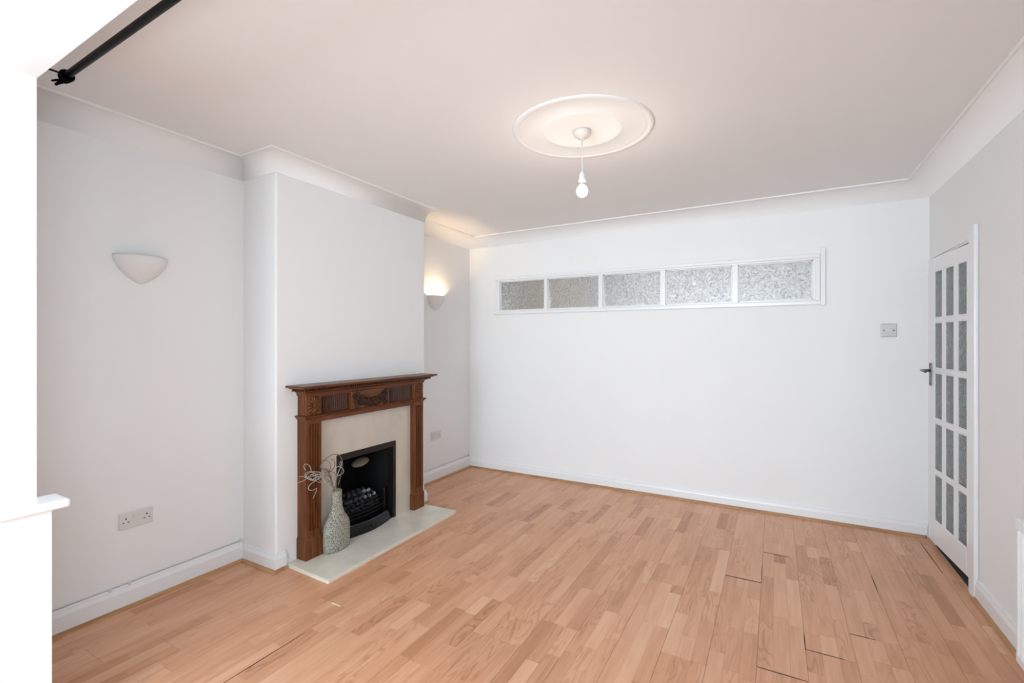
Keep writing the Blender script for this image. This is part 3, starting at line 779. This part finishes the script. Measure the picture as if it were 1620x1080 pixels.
# ------------------------------------------------------------------ vase and dried curly stems
VX, VY = -2.578, 2.208
vprof = [(.0, .0), (.086, .0), (.098, .005), (.102, .020), (.1035, .060), (.1035, .125), (.1025, .150), (.099, .170), (.090, .190), (.078, .208), (.064, .226), (.054, .244), (.046, .265), (.040, .290), (.037, .330), (.0355, .385),
         (.0362, .394), (.0335, .397), (.031, .392), (.031, .33), (.038, .27), (.06, .215), (.085, .165), (.09, .03), (0, .015)]
bm = newbm(); lathe(bm, vprof, 60)
for v in bm.verts:
    k = min(1, max(0, (v.co.z - .15) / .13)); v.co.x *= .50 + .32 * k
bm.transform(T(VX, VY, HZ + .0008))
tag(obj('vase', bm, M_vase), 'sage green textured bottle vase on the hearth beside the fire', 'vase')
f_, cx_, cy_, s_, c_ = 748., 810., 541., math.sin(TH), math.cos(TH)
def onplane(px_, py_, X):
    l = (px_ - cx_) / f_; r = (-s_ + c_ * l, c_ + s_ * l, (cy_ - py_) / f_); t_ = X / r[0]
    return Vector((X, r[1] * t_, 1.42 + r[2] * t_))
def smooth(P, n=5):
    out = []
    for i in range(len(P) - 1):
        p0, p1, p2, p3 = P[max(i - 1, 0)], P[i], P[i + 1], P[min(i + 2, len(P) - 1)]
        for k in range(n):
            t_ = k / n
            out.append(0.5 * ((2 * p1) + (p2 - p0) * t_ + (2 * p0 - 5 * p1 + 4 * p2 - p3) * t_ ** 2 + (3 * p1 - p0 - 3 * p2 + p3) * t_ ** 3))
    out.append(P[-1]); return out
rt = random.Random(9)
def curl(bm, pts, r0=.0027, r1=.0018, xa=-2.56, xb=-2.53, wob=.018):
    P = [onplane(460 + x / 10.8, 700 + y / 10.8, xa + (xb - xa) * i / max(1, len(pts) - 1) + wob * math.sin(i * 1.3 + rt.random())) for i, (x, y) in enumerate(pts)]
    P = smooth(P, 5); n = len(P); tube(bm, P, [r0 + (r1 - r0) * i / n for i in range(n)], 6)
def stem(bm, pts, r=.0055):
    base = Vector((VX, VY, HZ + .30))
    P = [onplane(460 + x / 10.8, 700 + y / 10.8, -2.570) for x, y in pts]
    P[0].y = max(VY - .022, min(VY + .022, P[0].y))
    P = smooth([base, ] + P, 5); n = len(P); tube(bm, P, [r * (1 - .55 * i / n) for i in range(n)], 8)
twigs = [
 ('curly dried stem arching highest over the fire opening', [(735, 830), (725, 760), (700, 690), (690, 600)],
  [[(690, 600), (650, 540), (600, 480), (520, 460), (515, 400), (590, 310), (680, 240), (760, 220), (830, 240), (875, 310), (885, 400), (870, 520), (840, 640), (810, 740)], [(690, 600), (650, 520), (680, 450), (660, 360), (600, 320), (520, 325)]]),
 ('curly dried stem looping over the right of the vase neck', [(775, 835), (765, 780), (770, 700), (780, 640)],
  [[(780, 640), (760, 560), (700, 520), (640, 510), (600, 540)], [(770, 700), (740, 620), (760, 500), (800, 430), (870, 450), (905, 500), (880, 550), (820, 580), (770, 590), (720, 600)],
   [(780, 640), (800, 560), (850, 440), (870, 360), (850, 350), (830, 410)]]),
 ('curly dried stem reaching furthest left across the mantel leg', [(700, 835), (690, 760), (670, 690), (600, 640)],
  [[(600, 640), (540, 590), (470, 560), (400, 590), (340, 600), (270, 640), (200, 680), (130, 700)], [(600, 640), (520, 600), (430, 660), (360, 670), (290, 640), (220, 600), (145, 600)],
   [(560, 600), (500, 530), (420, 520), (300, 520), (245, 560), (270, 620), (370, 650), (440, 600), (520, 590)]]),
 ('curly dried stem hanging down in a hook before the fluted leg', [(715, 830), (700, 740), (660, 680), (590, 620)],
  [[(590, 620), (520, 620), (450, 650), (400, 690), (340, 730), (300, 790), (320, 830), (380, 835), (440, 800), (430, 860), (405, 920), (380, 975)], [(560, 610), (480, 590), (470, 640), (520, 690), (480, 700), (420, 660), (440, 600), (360, 570), (330, 620), (400, 660)]]),
 ('curly dried stem with a tight round loop above the vase', [(750, 825), (740, 760), (710, 700), (680, 640)],
  [[(680, 640), (690, 590), (640, 560), (580, 590), (565, 650), (610, 695), (660, 690), (690, 640), (660, 590), (610, 600)], [(680, 640), (640, 560), (690, 500), (740, 440), (755, 380), (740, 330), (680, 295)],
   [(620, 590), (560, 540), (480, 560), (380, 540), (350, 500), (330, 430), (280, 390), (230, 400), (225, 440), (255, 495)], [(600, 560), (560, 480), (620, 470), (650, 520)]]),
 ('curly dried stem tangled low at the left of the bunch', [(728, 840), (715, 780), (690, 710), (630, 660)],
  [[(630, 660), (560, 600), (500, 620), (430, 560), (360, 560), (300, 600), (330, 650), (400, 640), (430, 580), (380, 530), (290, 550), (270, 600), (340, 640)], [(630, 660), (560, 640), (600, 720)]]),
]
for ti, (lab, st, cs) in enumerate(twigs):
    bm = newbm(); stem(bm, st)
    tw_ = obj('dried_stem', bm, M_twig); tag(tw_, lab, 'dried stem', 'curly dried stems in the vase')
    for c in cs:
        bm = newbm(); xa = -2.562; xb = -2.535 + rt.uniform(-.01, .02); curl(bm, c, xa=xa, xb=xb, wob=.010); obj('curl', bm, M_curld if ti == 0 or (ti == 1 and c is cs[0]) or (ti == 4 and c is not cs[2]) else M_curl, tw_)

# ------------------------------------------------------------------ wall lights
def sconce(lbl, yc, lit):
    t = thing('wall_light', lbl, 'wall light', (XL, yc, 1.80))
    bm = newbm(); ns, nt_ = 28, 14; zt, zb = 1.877, 1.728; hw, dp = .127, .088
    def P(u, v, ins=0.0):      # u across (-1..1 as angle), v from bottom 0 to rim 1
        a = -PI / 2 + PI * u
        k = math.sin(v * PI / 2) ** 1.05; z = zb + (zt - zb) * (1 - math.cos(v * PI / 2)) ** .72
        return (XL + .0005 + max(0, (dp * k - ins)) * max(0.0, math.cos(a)), yc + (hw * k - ins) * math.sin(a), z + ins * .6)
    outer = [[bm.verts.new(P(i / ns, .02 + .98 * j / nt_)) for j in range(nt_ + 1)] for i in range(ns + 1)]
    inner = [[bm.verts.new(P(i / ns, .02 + .98 * j / nt_, .006)) for j in range(nt_ + 1)] for i in range(ns + 1)]
    for j in range(nt_ + 1):
        for i in range(ns + 1):
            if j == nt_: inner[i][j].co.z = zt
    for i in range(ns):
        for j in range(nt_):
            f = bm.faces.new([outer[i][j], outer[i + 1][j], outer[i + 1][j + 1], outer[i][j + 1]]); f.smooth = True
            f = bm.faces.new([inner[i][j], inner[i][j + 1], inner[i + 1][j + 1], inner[i + 1][j]]); f.smooth = True
        bm.faces.new([outer[i][nt_], outer[i + 1][nt_], inner[i + 1][nt_], inner[i][nt_]])
    bmesh.ops.remove_doubles(bm, verts=bm.verts, dist=1e-6)
    obj('bowl', bm, M_plaster, t)
    bm = newbm(); box(bm, XL + .0005, XL + .008, yc - .05, yc + .05, 1.775, 1.855, .002); tube(bm, [(XL + .008, yc, 1.80), (XL + .05, yc, 1.80)], .010, 10); obj('bracket', bm, M_plastic, t)
    bm = newbm(); tube(bm, [(XL + .05, yc - .022, 1.818), (XL + .05, yc + .022, 1.818)], .009, 10); tube(bm, [(XL + .05, yc, 1.80), (XL + .05, yc, 1.818)], .008, 8)
    obj('bulb', bm, M_lamp if lit else M_plastic, t)
sconce('unlit white half-bowl wall light on the near left wall', 1.268, False)
sconce('lit white half-bowl wall light in the far alcove', 3.820, True)

# ------------------------------------------------------------------ sockets and switch
def socket(lbl, yc, zc):
    t = thing('wall_socket', lbl, 'socket', (XL, yc, zc))
    W, Hh = .078, .043
    bm = newbm(); box(bm, XL + .0003, XL + .009, yc - W, yc + W, zc - Hh, zc + Hh, .003, seg=2); fp_ = obj('face_plate', bm, M_plastic, t)
    x = XL + .0088
    for s in (-1, 1):
        yo = yc + s * .048
        for dy, dz, a, b_ in ((0, .010, .0026, .0045), (-.012, -.010, .0042, .0022), (.012, -.010, .0042, .0022)):
            bm = newbm(); box(bm, x, x + .0007, yo + dy - a, yo + dy + a, zc + dz - b_, zc + dz + b_); obj('pin_slot', bm, M_hole, fp_)
        bm = newbm(); box(bm, x, x + .004, yc + s * .012 - .007, yc + s * .012 + .007, zc + .004, zc + .028, .001); obj('rocker', bm, M_plastic, fp_)
socket('white double socket low on the near left wall', 1.247, .463)
socket('white double socket in the far alcove beside the fireplace', 3.835, .458)
sw = thing('light_switch', 'square brushed steel switch plate on the back wall by the door', 'switch', (.742, YB, 1.498))
bm = newbm(); box(bm, .695, .789, YB - .007, YB - .0003, 1.449, 1.547, .004, seg=2); obj('switch_plate', bm, M_steel, sw)
bm = newbm(); box(bm, .722, .760, YB - .0105, YB - .0065, 1.486, 1.510, .0015); obj('rocker', bm, M_plastic, sw)
for x in (.712, .771):
    bm = newbm(); tube(bm, [(x, YB - .0065, 1.498), (x, YB - .0085, 1.498)], .0042, 12); obj('screw', bm, M_hole, sw)

# ------------------------------------------------------------------ ceiling rose and pendant
RX, RY = -0.929, 2.466
bm = newbm()
lathe(bm, [(.383, 0), (.382, -.004), (.377, -.008), (.368, -.0095), (.357, -.008), (.352, -.005), (.346, -.004), (.338, -.0055), (.332, -.004), (.22, -.004), (.216, -.006), (.207, -.0075), (.198, -.006), (.193, -.0045), (.186, -.0055), (.18, -.004), (.0, -.004)],
      96, T(RX, RY, ZC))
tag(obj('ceiling_rose', bm, M_coving), 'round white plaster ceiling rose with two raised rings', 'ceiling rose')
pen = thing('pendant_light', 'bare lit bulb hanging on a white flex from the ceiling rose', 'pendant light', (RX, RY, ZC - .006))
bm = newbm(); lathe(bm, [(0, -.0042), (.049, -.0042), (.049, -.016), (.044, -.030), (.030, -.040), (.010, -.046), (.007, -.054), (0, -.054)], 40, T(RX, RY, ZC)); obj('rose_cap', bm, M_rose, pen)
bm = newbm(); tube(bm, [(RX, RY, ZC - .05), (RX + .001, RY, 2.43), (RX, RY, 2.33)], .0032, 8); obj('flex', bm, M_flex, pen)
bm = newbm(); lathe(bm, [(.004, 2.352), (.010, 2.350), (.013, 2.340), (.0165, 2.332), (.0165, 2.318), (.0185, 2.316), (.0185, 2.298), (.016, 2.296), (0, 2.296)], 28, T(RX, RY, 0)); obj('lamp_holder', bm, M_plastic, pen)
bm = newbm(); lathe(bm, [(0, 2.297), (.0125, 2.297), (.0125, 2.277), (0, 2.277)], 24, T(RX, RY, 0)); obj('bulb_cap', bm, M_brass, pen)
bm = newbm(); lathe(bm, [(0, 2.280), (.011, 2.280), (.014, 2.276), (.022, 2.268), (.0275, 2.257), (.030, 2.245), (.0285, 2.233), (.023, 2.222), (.0125, 2.2155), (0, 2.214)], 32, T(RX, RY, 0)); obj('bulb', bm, M_bulb, pen)

# ------------------------------------------------------------------ curtain pole tied up with cord
def onz(px_, py_, Z):
    l = (px_ - cx_) / f_; r = (-s_ + c_ * l, c_ + s_ * l, (cy_ - py_) / f_); t_ = (Z - 1.42) / r[2]
    return Vector((r[0] * t_, r[1] * t_, Z))
pz = 2.44
pa = onz(102, 124.5, pz); pb = onz(275, 0, pz); d_ = (pb - pa).normalized(); pe = pa + d_ * 2.75
bm = newbm(); tube(bm, [pa, pe], .0125, 16)
pole = obj('curtain_pole', bm, M_pole); tag(pole, 'long black curtain pole slung under the ceiling by the bay', 'curtain pole')
bm = newbm(); box(bm, pe.x - .06, pe.x - .03, .60, pe.y + .012, pz - .02, pz + .02, .003); obj('bracket', bm, M_pole, pole)
tie = thing('cord_tie', 'knotted black cord tying the near pole end to the bay edge', 'cord', tuple(pa))
bm = newbm()
side = Vector((0, 0, 1)).cross(d_).normalized(); upv = Vector((0, 0, 1))
for k in range(3):
    c0 = pa + d_ * (.004 + .011 * k)
    tube(bm, [c0 + (side * math.cos(a) + upv * math.sin(a)) * (.0165 + .001 * k) + d_ * .004 * math.sin(a * 1 + k) for a in [2 * PI * i / 16 for i in range(16)]], .0052, 7, closed=True)
ell(bm, pa + d_ * .006 - upv * .016 , (.012, .011, .009), None, 2)
ell(bm, pa - d_ * .010 , (.011, .011, .011), None, 2)
obj('knot', bm, M_cordb, tie)
hk = onz(76, 110.5, BZ + .01); hk = Vector((hk.x, hk.y, hk.z))
hk = onz(77, 111, 2.372); hk.y = max(hk.y, yh(hk.x) + .003)
bm = newbm(); tube(bm, smooth([pa - d_ * .006 + upv * .004, (pa + hk) / 2 + upv * .004 + d_ * .004, hk, hk - Vector((0.004, .012, -.002))], 5), .0036, 7); obj('strand', bm, M_cordb, tie)
bm = newbm()
e1 = onz(81, 129.5, 2.405); e2 = onz(87, 136, 2.395)
tube(bm, smooth([pa - d_ * .006 - upv * .012, (pa + e1) / 2 - upv * .004, e1], 5), [.0065] * 4 + [.005] * 3 + [.004] * 3 + [.0015], 7)
tube(bm, smooth([pa - d_ * .004 - upv * .014, (pa + e2) / 2 - upv * .006, e2], 5), [.0065] * 4 + [.006] * 3 + [.005] * 3 + [.002], 7)
obj('tail', bm, M_cordb, tie)

# ------------------------------------------------------------------ radiator
rad = thing('radiator', 'white panel radiator low on the right wall by the frame edge', 'radiator', (XR - .12, 2.0, .14))
RX0, RX1, RY0, RY1, RZ0, RZ1 = .842, .930, 1.45, 2.640, .138, .712
bm = newbm()
pts = [(RX0 + .012, RY0 + .004), (RX0 + .004, RY0 + .004)]; yv = RY0 + .03
cur = [(RX0, RY0 + .012)]
n = 34; pw = (RY1 - RY0 - .04) / n
for i in range(n):
    a = RY0 + .02 + i * pw
    cur += [(RX0, a + pw * .08), (RX0 + .008, a + pw * .28), (RX0 + .008, a + pw * .72), (RX0, a + pw * .92)]
cur.append((RX0, RY1 - .012))
prism(bm, [(RX0 + .014, RY0 + .004)] + cur + [(RX0 + .014, RY1 - .004)], RZ0 + .035, RZ1 - .045, 'z')
box(bm, RX0 + .001, RX0 + .015, RY0 + .003, RY1 - .003, RZ0, RZ0 + .036, .004); box(bm, RX0 + .001, RX0 + .015, RY0 + .003, RY1 - .003, RZ1 - .046, RZ1 - .010, .004)
obj('front_panel', bm, M_rad, rad)
bm = newbm(); box(bm, RX1 - .014, RX1, RY0 + .003, RY1 - .003, RZ0, RZ1 - .010, .004); obj('rear_panel', bm, M_rad, rad)
for y in (RY0, RY1 - .003):
    bm = newbm(); box(bm, RX0 + .004, RX1 - .004, y, y + .003, RZ0 + .02, RZ1 - .006, .001); obj('side_cover', bm, M_rad, rad)
bm = newbm(); box(bm, RX0, RX1, RY0, RY1, RZ1 - .012, RZ1 - .002, .002)
for i in range(58):
    y = RY0 + .02 + i * .02; box(bm, RX0 + .012, RX1 - .012, y, y + .012, RZ1 - .0025, RZ1 + .002)
obj('top_grille', bm, M_rad, rad)
for y in (RY0 + .20, RY1 - .25):
    bm = newbm(); box(bm, RX1, XR - .0005, y, y + .05, .25, .60); obj('wall_bracket', bm, M_rad, rad)
bm = newbm(); tube(bm, [(RX0 + .04, RY1 - .045, RZ0 + .03), (RX0 + .04, RY1 - .045, .05), (RX0 + .04, RY1 - .045, .0005)], [.010, .0085, .0085], 12); tube(bm, [(RX0 + .04, RY1 - .045, RZ0 - .01), (RX0 + .04, RY1 - .045, RZ0 - .055)], .015, 14)
obj('valve_tail', bm, M_rad, rad)
bm = newbm(); lathe(bm, [(.0, .0015), (.026, .0015), (.026, .0), (0, 0)], 20, T(RX0 + .036, RY1 - .045, 0)); obj('pipe_hole', bm, M_hole, rad)
